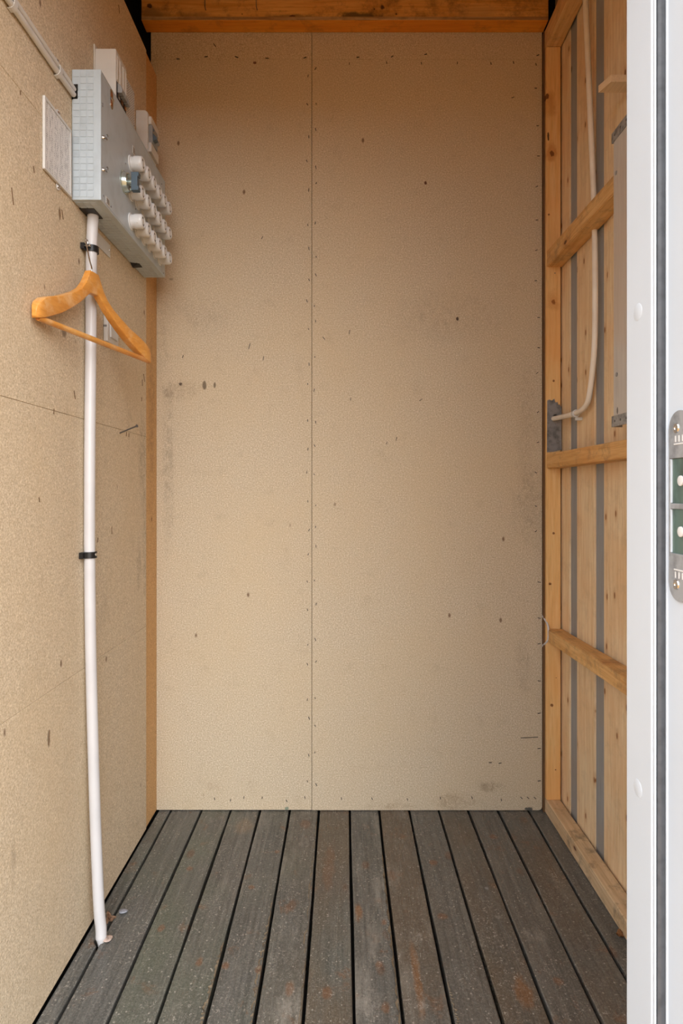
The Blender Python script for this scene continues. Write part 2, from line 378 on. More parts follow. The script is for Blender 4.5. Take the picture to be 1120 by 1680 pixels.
# ------------------------------------------------------------------ floor
bm = B(); box(bm, -.80, .80, -1.62, .10, -.16, -.034)
floor = struct(obj('floor', bm, M['outer_dark']), 'grey weathered decking floor with dark gaps between its planks', 'floor')
gaps = [-.5755, -.4735, -.3755, -.2776, -.1780, -.0796, .0233, .1216, .2225, .3212, .4204, .5210, .6218]
edges = [-.6165]+gaps+[.7215]
brown = [0, 0, .1, .15, .1, .35, .85, .15, .85, .35, .95, .3, .8, .15]
green = [.25, .35, .55, .5, .25, .25, .15, .05, 0, 0, .05, 0, 0, .05]
worn = [.3, .12, .15, .45, .55, .8, .25, .95, .45, .3, .15, .4, .3, .1]
for i in range(14):
    x0 = edges[i]+(.0035 if i else 0); x1 = edges[i+1]-(.0035 if i < 13 else 0)
    bm = B(); y0, y1 = -1.50, .03; seg = 26
    sag = random.uniform(-.0015, .0005)
    if i == 13: x1 = .705; sag = -.001
    # plank as a lengthwise run of cross-sections with slightly wandering edges
    rings = []
    ph = random.random()*9
    ys_ = [y0+(y1-y0)*k/seg for k in range(seg+1)]
    if i == 0: ys_ = sorted([y for y in ys_ if not -.63 < y < -.55]+[-.622, -.612, -.600, -.585, -.570, -.562])
    for y in ys_:
        e0 = .0007*math.sin(y*9+ph)+random.uniform(-.0004, .0004); e1 = .0007*math.sin(y*7+ph*2)+random.uniform(-.0004, .0004)
        a, b = x0+e0, x1+e1; c = .0025; zt = sag
        cs = [(a, -.030), (a, zt-c), (a+c*.3, zt-c*.3), (a+c, zt), (b-c, zt), (b-c*.3, zt-c*.3), (b, zt-c), (b, -.030)]
        if i == 0 and -.605 < y < -.568: # notch that lets the conduit through
            cs = [(p_[0] if p_[0] < (a+b)/2 else min(p_[0], x1-.012), p_[1]) for p_ in cs]
        rings.append([bm.verts.new((x, y, z)) for x, z in cs])
    for r0, r1 in zip(rings, rings[1:]):
        for k in range(8): bm.faces.new((r0[k], r0[(k+1) % 8], r1[(k+1) % 8], r1[k]))
    bm.faces.new(rings[0]); bm.faces.new(rings[-1][::-1])
    p = obj('plank', bm, M['deck'], floor); p.color = (brown[i], green[i], worn[i], 1)
# pale splintered arrises on three planks
for (xe, ya, yb, sgn) in ((gaps[5]-.0035, -.95, -.05, -1), (gaps[7]-.0035, -.95, -.25, -1), (gaps[8]+.0035, -.9, -.72, 1), (gaps[4]-.0035, -.95, -.45, -1), (gaps[3]-.0035, -.92, -.6, -1)):
    bm = B(); pts = []; n = 60
    lo, hi = [], []
    for k in range(n+1):
        y = ya+(yb-ya)*k/n; wd = .0015+random.random()*.0095*math.sin(PI*(.08+.84*k/n))
        lo.append(bm.verts.new((xe+sgn*.0005, y, -.0022))); hi.append(bm.verts.new((xe+sgn*wd, y, .0004)))
    for k in range(n): bm.faces.new((lo[k], lo[k+1], hi[k+1], hi[k]))
    low = [bm.verts.new((v.co.x, v.co.y, -.006)) for v in lo]
    for k in range(n): bm.faces.new((lo[k], low[k], low[k+1], lo[k+1]))
    o = obj('splintered_edge', bm, M['deck_light_edge'], floor)

# ------------------------------------------------------------------ back wall
bm = B(); box(bm, -.80, .80, .045, .075, -.03, 2.80)
wall_back = struct(obj('wall_back', bm, M['outer_dark']), 'back wall of tan chipboard panels with a thin vertical seam')
SX, SZ, TZ = -.1035, 2.514, 2.603
def cpanel(x0, x1, z0, z1, rnd=False, y0=0, parent=wall_back, mat='chip_back'):
    bm = B()
    pts = [Vector((x0, y0, z0)), Vector((x1, y0, z0)), Vector((x1, y0, z1)), Vector((x0, y0, z1))]
    if rnd:
        r = .012; pts = [Vector((x0, y0, z0))]+[Vector((x1-r+r*math.sin(a), y0, z0+r-r*math.cos(a))) for a in [k*PI/12 for k in range(7)]]+pts[2:]
    prism(bm, pts, Vector((0, .022, 0)), .0008)
    return obj('panel', bm, M[mat], parent)
g = .0006
cpanel(-.642, SX-g, .0025, SZ-g*.5)
cpanel(SX+g, .667, .0015, SZ-g*.5, True)
cpanel(-.642, SX-g, SZ+g*.5, 2.66, y0=.0008)
cpanel(SX+g, .667, SZ+g*.5, 2.66, y0=.0004)
# staples and driven nail heads, many tiny ones: one part
bm = B()
def tick(px, py, ang, ln=.011, wd=.0022):
    c = back(px, py); d = Vector((math.cos(ang), 0, math.sin(ang)))*ln/2; nrm = Vector((-d.z, 0, d.x)).normalized()*wd/2
    prism(bm, [c-d-nrm+Vector((0, -.0012, 0)), c+d-nrm+Vector((0, -.0012, 0)), c+d+nrm+Vector((0, -.0012, 0)), c-d+nrm+Vector((0, -.0012, 0))], Vector((0, .002, 0)))
R = random.Random(3)
for k in range(26):
    y = 130+k*46+R.uniform(-10, 10)
    tick(505+R.uniform(-2, 2), y, R.uniform(1.0, 2.1), R.uniform(.005, .011)); tick(517+R.uniform(-2, 2), y+R.uniform(-14, 14), R.uniform(1.0, 2.1), R.uniform(.005, .011))
for px in (292, 338, 388, 438, 500): tick(px, 95+R.uniform(-2, 2), R.uniform(-.7, .4))
for px in (573, 634, 691, 750, 805, 842, 879): tick(px, 104+R.uniform(-2, 2), R.uniform(1.3, 1.9), .008)
for px in (587, 643, 698, 882): tick(px, 92+R.uniform(-3, 3), R.uniform(.1, .6), .009)
for px in (352, 378, 400, 430, 470, 500, 560, 610, 668, 722, 774, 822): tick(px, 1311+R.uniform(-3, 3), R.uniform(1.4, 2.2), .008)
for px in (855, 866, 877): tick(px, 1309, 2.4, .009)
for y in list(range(150, 900, 52)): tick(881+R.uniform(-3, 3), y+R.uniform(-8, 8), R.uniform(-.5, .8), .008)
for y in (955, 1014, 1056, 1117, 1170, 1228, 1281): tick(884, y, R.uniform(-.2, .2), .010)
tick(868, 1210, .05, .058, .0018); tick(804, 1251, 0, .010); tick(820, 1252, .2, .010)
for (px, py, a, l) in ((409, 568, 1.3, .02), (432, 588, 1.4, .014), (352, 74, 2.2, .013), (531, 555, 2.3, .012), (573, 545, 1.4, .014), (690, 656, .6, .012), (575, 655, 1.5, .01), (650, 720, 1.4, .012), (634, 727, 1.2, .008), (300, 585, 1.3, .01), (841, 160, .4, .01), (430, 390, 1.2, .01)): tick(px, py, a, l, .0018)
st = obj('staple', bm, M['staple'], wall_back); st['kind'] = 'stuff'

# ------------------------------------------------------------------ left wall
bm = B(); box(bm, -.80, -.70, -1.60, .10, -.03, 2.80)
wall_left = struct(obj('wall_left', bm, M['felt']), 'left wall of horizontal tan chipboard panels carrying the fuse box')
bm = B(); box(bm, -.70, LW-.022, -1.515, .04, -.03, 2.44); obj('wall_core', bm, M['outer_dark'], wall_left)
YE = 1.938-CD
def lpanel(z0, z1, y0=-1.515, y1=YE, x=LW, mat='chip_left', name='panel'):
    bm = B(); box(bm, LW-.0215, x, y0, y1, z0, z1, bev=.0009); return obj(name, bm, M[mat], wall_left)
zs = [.006, .645, 1.240, 1.838, 2.458]
for a, b in zip(zs, zs[1:]): lpanel(a+g*.5, b-g*.5)
lpanel(.004, 2.458, YE+.001, -.0015, LW-.004, 'chip_strip', 'filler_strip')
bm = B()
def ltick(px, py, ang, ln=.012, wd=.0016):
    c = PX(px, py, LW); d = Vector((0, math.cos(ang), math.sin(ang)))*ln/2; nn = Vector((0, -d.z, d.y)).normalized()*wd/2
    prism(bm, [c-d-nn, c+d-nn, c+d+nn, c-d+nn], Vector((.0012, 0, 0)))
for (px, py, a, l) in ((88, 675, 1.5, .012), (102, 352, 1.9, .02), (98, 350, 1.7, .014), (122, 648, 1.9, .02), (80, 1210, 1.4, .03), (20, 322, 1.8, .03), (55, 278, 1.8, .012), (183, 870, 1.6, .02), (207, 712, 1.5, .012), (211, 714, 1.5, .012),
                       (33, 152, 1.5, .008), (236, 620, 2.0, .025), (233, 628, 1.6, .02), (160, 886, 1.4, .012), (64, 820, 1.8, .01), (195, 15, 1.9, .02), (232, 655, 1.5, .012)): ltick(px, py, a, l)
st = obj('wood_chip', bm, M['mark'], wall_left); st['kind'] = 'stuff'

# ------------------------------------------------------------------ right wall
XI, XO, XB = .673, .720, .7255     # inner face of the studs, their outer face, inner face of the cladding
bm = B(); box(bm, .772, .80, -1.60, .10, -.03, 2.80)
wall_right = struct(obj('wall_right', bm, M['outer_dark']), 'open timber frame right wall with pine cladding and grey boards behind')
YS = 2.034-CD
bx('stud', M['pine_stud'], wall_right, XI, XO, YS, .040, .0485, 2.538, bev=.0015, org=(.70, 0, 1.3))
bx('edge_board', M['gap_brown'], wall_right, .6685, XI-.0005, -.012, .040, .0, 2.60, bev=.0005)
bx('sill_plate', M['pine_sill'], wall_right, XI, XO, -1.515, .040, .0008, .048, bev=.0025, org=(.7, -.7, .02))
# top plate, slightly twisted
bm = B(); r = box(bm, XI-.001, XO+.002, -1.515, .040, 2.539, 2.60, bev=.0015)
obj('top_plate', bm, M['pine_rail'], wall_right, (.7, -.8, 2.56))
def rail(z0, z1, lz0, lz1, x0=XI, x1=XO+.004):
    """horizontal nogging from the back stud to the front one; z at the far and near ends"""
    bm = B(); y1, y0 = YS-.0008, -1.19
    a = [bm.verts.new(p) for p in ((x0, y1, z0), (x1, y1, z0), (x1, y1, z1), (x0, y1, z1))]
    b = [bm.verts.new(p) for p in ((x0, y0, lz0), (x1, y0, lz0), (x1, y0, lz1), (x0, y0, lz1))]
    fs = [bm.faces.new(a), bm.faces.new(b[::-1])]+[bm.faces.new((a[k], a[(k+1) % 4], b[(k+1) % 4], b[k])) for k in range(4)]
    bmesh.ops.bevel(bm, geom=bm.edges[:], offset=.0022, segments=2, affect='EDGES')
    obj('rail', bm, M['pine_rail'], wall_right, (x0, (y0+y1)/2, z0))
rail(CZ+.744, CZ+.797, CZ+.742, CZ+.782)
rail(CZ+.080, CZ+.127, CZ+.083, CZ+.126)
rail(CZ-.492, CZ-.450, CZ-.478, CZ-.432, XI+.003)
bx('stud', M['pine_stud'], wall_right, XI, XO, -1.24, -1.192, .0485, 2.538, bev=.0015, org=(.70, -1.2, 1.1))
bx('stud', M['pine_stud'], wall_right, XI, XO, -1.515, -1.465, .0485, 2.538, bev=.0015, org=(.70, -1.5, 1.2))
def yb(px): return XB*F/(px-562)-CD
runs = [(yb(934), .044), (yb(975), yb(944)), (yb(1034), yb(988)), (yb(1034)-.20, yb(1034)-.055), (yb(1034)-.40, yb(1034)-.255), (-1.515, yb(1034)-.455)]
for i, (a, b) in enumerate(runs):
    lip = (0, .013, .034, .02, .02, .02)[i]
    bm = B(); poly = [Vector((XB, a, .0)), Vector((XB, b-lip, .0))]
    if lip: poly += [Vector((XB+.004, b-lip, 0)), Vector((XB+.004, b, 0))]
    poly += [Vector((XB+.021, b, 0)), Vector((XB+.021, a, 0))]
    prism(bm, poly, Vector((0, 0, 2.75)), .0007)
    obj('cladding_board', bm, M['pine_board'], wall_right, (XB, b, 1+.37*i))
for i, (a, b) in enumerate(((yb(944)-.0135, yb(934)-.0006), (yb(988)-.035, yb(975)-.0006), (yb(1034)-.0545, yb(1034)-.0006), (yb(1034)-.2545, yb(1034)-.2006), (yb(1034)-.4545, yb(1034)-.4006))):
    bx('grey_board', M['grey_paint'], wall_right, XB+.0045, XB+.028, a+.0145 if i == 0 else a+.0365 if i == 1 else a, b, .0, 2.75, bev=.0006, org=(XB, a, 1+.4*i))

# ------------------------------------------------------------------ ceiling and beam
bm = B(); box(bm, -.80, .80, -1.70, .10, 2.801, 2.84)
ceiling = struct(obj('ceiling', bm, M['roof_bounce']), 'roof underside above the wooden beam, coloured bright orange to bounce warm light', 'ceiling')
bx('beam', M['beam'], ceiling, -.656, XI-.003, -.054, -.001, 2.6045, 2.80, bev=.0012, org=(0, 0, 2.7))
bx('beam_strip', M['beam_low'], ceiling, -.655, XI-.004, -.0535, -.0015, 2.6035, 2.6043, bev=.0001, org=(0, 0, 2.6))
bx('beam_seam', M['seam_wood'], ceiling, -.655, XI-.004, -.0548, -.0535, 2.6055, 2.6150, bev=.0003, org=(0, 0, 2.61))
for i, px in enumerate((336, 420)):
    p = P(px, 12, CD-.054); bm = B(); tube(bm, [p+Vector((0, .001, .03)), p+Vector((.001, -.004, 0)), p+Vector((.004, -.004, -.012))], .0013, 8)
    obj('nail', bm, M['nail'], ceiling)
bx('felt_strip', M['felt'], ceiling, -.699, -.657, -1.5, .04, 2.775, 2.80)

# ------------------------------------------------------------------ front wall with the door opening
DX0, DX1, DH = -.60, .262, 2.28
wf = B()
box(wf, -.80, DX0-.035, Y_OUT-.02, Y_IN, -.03, 2.80); box(wf, DX1+.045, .80, Y_OUT-.02, Y_IN, -.03, 2.80); box(wf, DX0-.034, DX1+.044, Y_OUT-.02, Y_IN, DH+.045, 2.80)
wall_front = struct(obj('wall_front', wf, M['pine_front']), 'front wall around the doorway, behind the viewer')
# frame section (plan): inner part proud by 10 mm, rebate outside
ya, ys, yo = .543-CD, .499-CD, -1.648
XA, XR = .25, .2605
door = struct(obj('door_1', (lambda b: (box(b, DX0, DX1, yo-.01, ya, -.028, -.004, .002), b)[1])(B()), M['zinc']), 'white door frame with a dark rubber seal and a metal strike plate', 'door')
def jamb(sgn, x_in, x_reb, x_out):
    bm = B()
    r = .002
    prism(bm, [Vector((x_in, ya, -.003)), Vector((x_in, ys, -.003)), Vector((x_in+sgn*.0018, ys-.0015, -.003)), Vector((x_reb-sgn*.0, ys-.0015, -.003)), Vector((x_reb+sgn*.0012, yo, -.003)), Vector((x_out, yo, -.003)), Vector((x_out, ya, -.003))],
          Vector((0, 0, DH+.003)), .0012)
    return obj('jamb', bm, M['white_frame'], door)
jamb(1, XA, XR, .305)
jamb(-1, DX0+.012, DX0, DX0-.033)
bm = B(); box(bm, DX0-.033, .305, ys-.0015, ya, DH+.001, DH+.044, .001); box(bm, DX0-.033, .305, yo, ys-.002, DH+.012, DH+.044, .001); obj('head', bm, M['white_frame'], door)
# lip and groove lines of the rebate
bx('seal_lip', M['white_frame'], door, XA+.0006, XA+.0022, ys-.0045, ys-.0016, -.002, DH, bev=.0006)
bm = B(); prism(bm, [Vector((XA+.0026, ys-.0018, 0)), Vector((XA+.0026, ys-.0050, 0)), Vector((XA+.0050, ys-.0062, 0)), Vector((XR-.0018, ys-.0050, 0)), Vector((XR-.0016, ys-.0018, 0))], Vector((0, 0, DH-.002)), .0006)
obj('gasket', bm, M['rubber'], door, smooth=True)
bx('seal_lip', M['white_frame'], door, XR-.0012, XR+.0010, ys-.0060, ys-.0018, -.002, DH, bev=.0006)
for py in (512, 1293):
    p = PX(1046, py, XA); bm = B(); lathe(bm, [(0, .0074), (.0003, .0073), (.0006, .0064), (.0006, 0)], Vector((XA+.0002, p.y, p.z)), Vector((-1, 0, 0)), 30)
    obj('screw_cap', bm, M['white_frame'], door, smooth=True)
# strike plate on the rebate face, rounded ends, two openings
XS = XR+.0006
def zz(py, px=1110): return PX(px, py, XS).z
yf = PX(1100.5, 808, XS).y; y_n = yf-.030; zt, zb = zz(675), zz(985)
zc = (zt+zb)/2; hh = (zt-zb)/2; ym = (yf+y_n)/2; hw = (yf-y_n)/2
def rrect(cy, cz, hw, hh, r, x, n=7):
    out = []
    for (sy, sz, a0) in ((1, 1, 0), (-1, 1, PI/2), (-1, -1, PI), (1, -1, 3*PI/2)):
        for k in range(n):
            a = a0+PI/2*k/(n-1); out.append(Vector((x, cy+sy*(hw-r)+r*math.cos(a), cz+sz*(hh-r)+r*math.sin(a))))
    return out
bm = B()
outer = rrect(ym, zc, hw, hh, .0135, XS); holes = []
o1 = (zz(752), zz(826)); o2 = (zz(835), zz(908))
# plate as bars around the two openings
zt1, zb1, zt2, zb2 = o1[0], o1[1], o2[0], o2[1]
hy0, hy1 = y_n+.003, yf-.0025
def capplate(z_in, up):
    pts = [p for p in outer if (p.z > zt-.0136) == up and (p.z > zc) == up]
    pts = [p for p in outer if ((p.z >= zt-.01351) if up else (p.z <= zb+.01351))]
    pts.sort(key=lambda p: math.atan2(p.z-z_in, p.y-ym))
    poly = pts+[Vector((XS, y_n, z_in)), Vector((XS, yf, z_in))] if up else pts+[Vector((XS, yf, z_in)), Vector((XS, y_n, z_in))]
    prism(bm, poly, Vector((-.002, 0, 0)), .0004)
capplate(zt1, True); capplate(zb2, False)
box(bm, XS-.002, XS, hy1, yf, zb2, zt1, .0003); box(bm, XS-.002, XS, y_n, hy0, zb2, zt1, .0003); box(bm, XS-.002, XS, hy0, hy1, zt2, zb1, .0003)
strike = obj('strike_plate', bm, M['zinc'], door); strike['label'] = 'grey metal strike plate with rounded ends'
for (a, b) in (o1, o2):
    bx('strike_recess', M['recess_reflection'], strike, XS-.0006, XS-.0001, hy0, hy1, b, a, bev=.0001)
    bm = B(); box(bm, XS-.0018, XS-.0004, hy1-.0009, hy1-.0001, b+.0004, a-.0004, .0002); obj('recess_edge', bm, M['white_frame'], strike)
    bm = B(); lathe(bm, [(0, .0042), (.001, .0040), (.0014, .003), (.0014, 0)], Vector((XS-.0004, ym-.0005, (a+b)/2)), Vector((-1, 0, 0)), 20); obj('strike_stud', bm, M['white_plastic'], strike, smooth=True)
for py in (703, 958):
    bm = B(); lathe(bm, [(0, .0042), (.0012, .0036), (.0012, .0016), (.0006, .0012), (.0006, 0)], Vector((XS-.0018, yf-.0115, zz(py))), Vector((-1, 0, 0)), 20); obj('screw', bm, M['chrome'], strike, smooth=True)
    z = zz(py+(26 if py < 800 else -24)); bm = B(); s_ = -1 if py < 800 else 1
    box(bm, XS-.0023, XS-.0019, yf-.030, yf-.008, z-.0006, z+.0006, .0001)
    for k in range(3): box(bm, XS-.0023, XS-.0019, yf-.011-k*.005, yf-.0095-k*.005, z+(.0015 if s_ < 0 else -.0065), z+(.0065 if s_ < 0 else -.0015), .0001)
    obj('stamped_mark', bm, M['white_plastic'], strike)

# ------------------------------------------------------------------ outside ground
bm = B(); box(bm, -30, 30, -40, -1.70, -.20, -.12); struct(obj('ground', bm, M['outside']), 'ground outside the doorway', 'ground')

# ------------------------------------------------------------------ fuse box
X0b, X1b = LW+.0008, -.551
d1, d2 = 1.403, 1.912
y1b, y2b = d1-CD, d2-CD
zb0, zb1 = CZ+.667, CZ+.965
fb = thing('fuse_box', 'grey steel fuse box with three rows of white screw-in fuses on the left wall', 'fuse box', (X0b, (y1b+y2b)/2, zb0))
bm = B(); box(bm, X0b, X1b, y1b, y2b, zb0, zb1, bev=.0018, seg=2); obj('housing', bm, M['box_steel'], fb)
for a in ((X1b-.0002, X1b+.0006, y1b+.004, y2b-.004, zb0+.004, zb0+.0052), (X1b-.0002, X1b+.0006, y1b+.004, y2b-.004, zb1-.0052, zb1-.004)): bx('lid_rim', M['box_steel'], fb, *a, bev=.0001)
pr = None
for c in range(3):
    for r in range(19):
        if c == 0 and r in (16, 17): continue
        xa = X0b+.0035+c*.0160; za = zb0+.0065+r*.0152
        hgt = .0138 if r % 2 == 0 else .0125
        if pr is None:
            bm = B(); box(bm, xa, xa+.0140, y1b-.0011, y1b+.0004, za, za+.0134, bev=.0004); pr = obj('knockout', bm, M['box_steel'], fb, (xa, y1b, za)); base = (xa, za)
        else: dup(pr, (xa-base[0], 0, za-base[1]), fb)
pr = None
for c in range(3):
    for r in range(31):
        xa = X0b+.0045+c*.0160; yy = y1b+.010+r*.0158
        if c < 2 and -.625 < yy < -.565: continue
        if pr is None:
            bm = B(); box(bm, xa, xa+.0145, yy, yy+.0138, zb0-.0011, zb0+.0004, bev=.0004); pr = obj('knockout', bm, M['box_steel'], fb, (xa, yy, zb0)); base = (xa, yy)
        else: dup(pr, (xa-base[0], yy-base[1], 0), fb)
# cable openings
bx('cable_opening', M['black'], fb, X0b+.0001, X0b+.014, y1b-.0012, y1b+.0005, CZ+.896, CZ+.930, bev=.0002)
bx('cable_opening', M['black'], fb, X0b+.0001, X0b+.034, -.618, -.562, zb0-.0022, zb0+.0005, bev=.0005)
bm = B(); prism(bm, [Vector((X0b+.002, -.28, zb0-.0005)), Vector((X0b+.004, -.262, zb0-.010)), Vector((X0b+.028, -.250, zb0-.004)), Vector((X0b+.026, -.272, zb0-.0005))], Vector((0, .004, .0)), .0004); obj('rubber_plug', bm, M['black'], fb)
# fuses
def fuse(y, z):
    o = Vector((X1b, y, z))
    bm = B(); lathe(bm, [(0, .0215), (.0022, .0215), (.003, .0205), (.003, .0178), (.0035, .0172), (.019, .0172), (.019, 0)], o, n=30); f = obj('fuse', bm, M['ceramic'], fb, o, smooth=True)
    bm = B(); n = 36; ax = Vector((1, 0, 0)); u, w_ = Vector((0, 1, 0)), Vector((0, 0, 1))
    # cap with a crenellated skirt
    rings = []
    for o_, r in ((.0, .0186), (.012, .0188), (.0155, .0182), (.018, .0165), (.019, .0145), (.0185, .0128), (.0172, .0122), (.0172, 0)):
        if r == 0: rings.append([bm.verts.new(o+ax*(.0145+o_))]); continue
        ring = []
        for k in range(n):
            a = 2*PI*k/n; oo = .0145+o_
            if o_ == 0: oo -= .0035 if (k//6) % 2 == 0 else -.0010
            ring.append(bm.verts.new(o+ax*oo+r*(math.cos(a)*u+math.sin(a)*w_)))
        rings.append(ring)
    for a, b in zip(rings, rings[1:]):
        for k in range(n):
            k2 = (k+1) % n
            if len(b) == 1: bm.faces.new((a[k], a[k2], b[0]))
            else: bm.faces.new((a[k], a[k2], b[k2], b[k]))
    for k in range(6):   # small grip beads at the notches
        a = 2*PI*(k*6+3)/n; c = o+ax*.0215+.0186*(math.cos(a)*u+math.sin(a)*w_)
        if k % 2: bmesh.ops.create_icosphere(bm, subdivisions=1, radius=.0018, matrix=Matrix.Translation(c))
    obj('fuse_cap', bm, M['ceramic'], f, o, smooth=True)
    bm = B(); lathe(bm, [(.0318, .0118), (.0322, .0100), (.0319, 0)], o, n=24); obj('fuse_window', bm, M['window_grey'], f, o, smooth=True)
    bm = B(); lathe(bm, [(.0320, .0076), (.0329, .0070), (.0331, 0)], o, n=20); obj('fuse_button', bm, M['ceramic'], f, o, smooth=True)
    return f
f0 = None
for ri, h in enumerate((.855, .780, .705)):
    for k in range(6):
        y = 1.602+.05*k-CD; z = CZ+h
        if f0 is None: f0 = fuse(y, z); fy, fz = y, z
        else: dup(f0, (0, y-fy, z-fz), fb)
# main switch
o = Vector((X1b, 1.552-CD, CZ+.782))
bm = B(); lathe(bm, [(0, .0285), (.0012, .0285), (.0018, .0265), (.0018, .0245), (.010, .0235), (.0125, .0225), (.0125, .0195), (.009, .0185), (.009, .007), (.024, .007), (.024, 0)], o, n=36); sb = obj('switch_base', bm, M['pale_green_zinc'], fb, o, smooth=True)
bm = B(); prism(bm, [o+Vector((.020, -.008, z)) for z in (-.023,)]+[o+Vector((.020, .008, -.023)), o+Vector((.020, .008, .023)), o+Vector((.020, -.008, .023))], Vector((.016, 0, 0)), .0012)
box(bm, o.x+.034, o.x+.039, o.y-.008, o.y+.008, o.z-.023, o.z-.012, .001); box(bm, o.x+.034, o.x+.039, o.y-.008, o.y+.008, o.z+.012, o.z+.023, .001)
h_ = obj('handle', bm, M['handle_blue'], sb, o); h_['label'] = 'slate blue switch handle'
# fittings on the front
def fx(px, py): return PX(px, py, X1b)
p = fx(182.5, 163); bm = B(); prism(bm, rrect(p.y, p.z, .0085, .0235, .0085, X1b), Vector((.0012, 0, 0)), .0004); lt = obj('latch', bm, M['chrome'], fb)
bm = B(); prism(bm, rrect(p.y, p.z, .0045, .0175, .0045, X1b+.0013), Vector((.0006, 0, 0)), .0002); obj('latch_slot', bm, M['copper'], lt)
bx('latch_bar', M['chrome'], lt, X1b+.0012, X1b+.0045, p.y-.007, p.y+.007, p.z-.004, p.z+.003, bev=.001)
for py in (225, 278):
    p = fx(168.5, py+1); bm = B(); lathe(bm, [(0, .005), (.001, .005), (.0045, .0035), (.0045, 0)], p, n=18)
    sc_ = obj('lid_screw', bm, M['chrome'], fb, smooth=True)
    p = fx(173.5, py); bm = B(); tube(bm, [p+Vector((.003+.0012*math.sin(a), .0045*math.cos(a), .0055*math.sin(a))) for a in [2*PI*k/16 for k in range(15)]], .0009, 8)
    obj('wire_loop', bm, M['nail'], sc_, smooth=True)
for (px, py, hw_, hh_, nm, mt, seal) in ((176.5, 331, .011, .0085, 'rating_label', 'zinc', 0), (219, 247, .008, .0105, 'rating_label', 'copper', 0)):
    p = fx(px, py); bm = B(); box(bm, X1b-.0002, X1b+.0008, p.y-hw_, p.y+hw_, p.z-hh_, p.z+hh_, .0003); lb = obj(nm, bm, M['white_plastic'], fb)
    bm = B()
    for k in range(3): box(bm, X1b+.0006, X1b+.0012, p.y-hw_*.7, p.y+hw_*.7, p.z-hh_*.6+k*hh_*.5, p.z-hh_*.35+k*hh_*.5, 0)
    obj('label_print', bm, M['nail'], lb)
for (px, py) in ((169.5, 321), (182, 339), (168, 170), (168, 174), (206, 268), (222, 343), (268, 448), (265, 302)):
    p = fx(px, py); bm = B(); lathe(bm, [(0, .0022), (.001, .002), (.0014, 0)], p, n=12); obj('rivet', bm, M['nail'], fb, smooth=True)

# ------------------------------------------------------------------ devices above the box
def dy(d): return d-CD
m = thing('breaker_box', 'white plastic breaker housing above the fuse box, nearer to the door', 'breaker box', (LW, dy(1.6), CZ+.983))
xa, xf = LW+.0008, -.5635
bm = B(); box(bm, xa, xf, dy(1.530), dy(1.604), CZ+.983, CZ+1.104, .002, 2); obj('housing', bm, M['white_plastic'], m)
bx('back_plate', M['white_plastic'], m, xa, xa+.0035, dy(1.524), dy(1.68), CZ+.979, CZ+1.112, bev=.001)
bm = B(); box(bm, xa+.0036, xf-.001, dy(1.6045), dy(1.671), CZ+.983, CZ+1.085, .0015, 2); gh = obj('grille_cover', bm, M['white_plastic'], m)
bm = B()
for a in range(8):
    for b in range(14):
        yy = dy(1.612)+a*.0072; zz_ = CZ+.990+b*.0067
        box(bm, xf-.0012, xf-.0006, yy, yy+.003, zz_, zz_+.0034)
q = obj('grille_holes', bm, M['window_grey'], gh); q['kind'] = 'stuff'
for k in range(3):   # three tall recessed windows and the grey toggles below them
    yy = dy(1.538)+k*.0222
    bm = B(); box(bm, xf-.0003, xf+.0012, yy, yy+.0018, CZ+1.032, CZ+1.092, .0003); box(bm, xf-.0003, xf+.0012, yy+.0172, yy+.019, CZ+1.032, CZ+1.092, .0003)
    box(bm, xf-.0003, xf+.0012, yy, yy+.019, CZ+1.0905, CZ+1.0922, .0003); obj('window_frame', bm, M['white_plastic'], m)
bx('toggle_opening', M['black'], m, xf-.0003, xf+.0008, dy(1.534), dy(1.602), CZ+.985, CZ+1.026, bev=.0003)
for k in range(3):
    yy = dy(1.538)+k*.0218; bm = B()
    prof = [Vector((xf+.0009, yy, CZ+1.000+.0)), Vector((xf+.012, yy, CZ+.999)), Vector((xf+.0135, yy, CZ+1.006)), Vector((xf+.010, yy, CZ+1.016)), Vector((xf+.0009, yy, CZ+1.024))]
    prism(bm, prof, Vector((0, .0165, 0)), .0008); obj('toggle', bm, M['breaker'], m)
    bm = B(); box(bm, xf+.0009, xf+.004, yy+.002, yy+.012, CZ+.987, CZ+.996, .0006); obj('terminal', bm, M['copper'] if k else M['chrome'], m)
for z in (.993, 1.078):
    bm = B(); lathe(bm, [(0, .0018), (.0008, .0016), (.0008, 0)], Vector((xf-.0009, dy(1.667), CZ+z)), n=12); obj('screw', bm, M['nail'], gh)
m = thing('breaker_box', 'small white breaker box at the far top corner of the fuse box', 'breaker box', (LW, dy(1.87), CZ+1.015))
xf = -.582
bm = B(); prism(bm, [Vector((xa, dy(1.838), CZ+1.019)), Vector((xf, dy(1.838), CZ+1.019)), Vector((xf, dy(1.838), CZ+1.136)), Vector((xf-.008, dy(1.838), CZ+1.142)), Vector((xa, dy(1.838), CZ+1.142))], Vector((0, .085, 0)), .0012); obj('housing', bm, M['white_plastic'], m)
for (a, b) in ((CZ+1.022, CZ+1.050), (CZ+1.105, CZ+1.128)): bx('cover', M['white_plastic'], m, xf-.0003, xf+.009, dy(1.845), dy(1.918), a, b, bev=.001)
bx('breaker', M['breaker'], m, xf-.0003, xf+.011, dy(1.848), dy(1.90), CZ+1.051, CZ+1.104, bev=.001)
for k in range(2):
    bm = B(); yy = dy(1.852)+k*.02
    prism(bm, [Vector((xf+.0111, yy, CZ+1.058)), Vector((xf+.022, yy, CZ+1.062)), Vector((xf+.022, yy, CZ+1.068)), Vector((xf+.0111, yy, CZ+1.082))], Vector((0, .014, 0)), .0008); obj('toggle', bm, M['breaker' if k else 'handle_blue'], m)
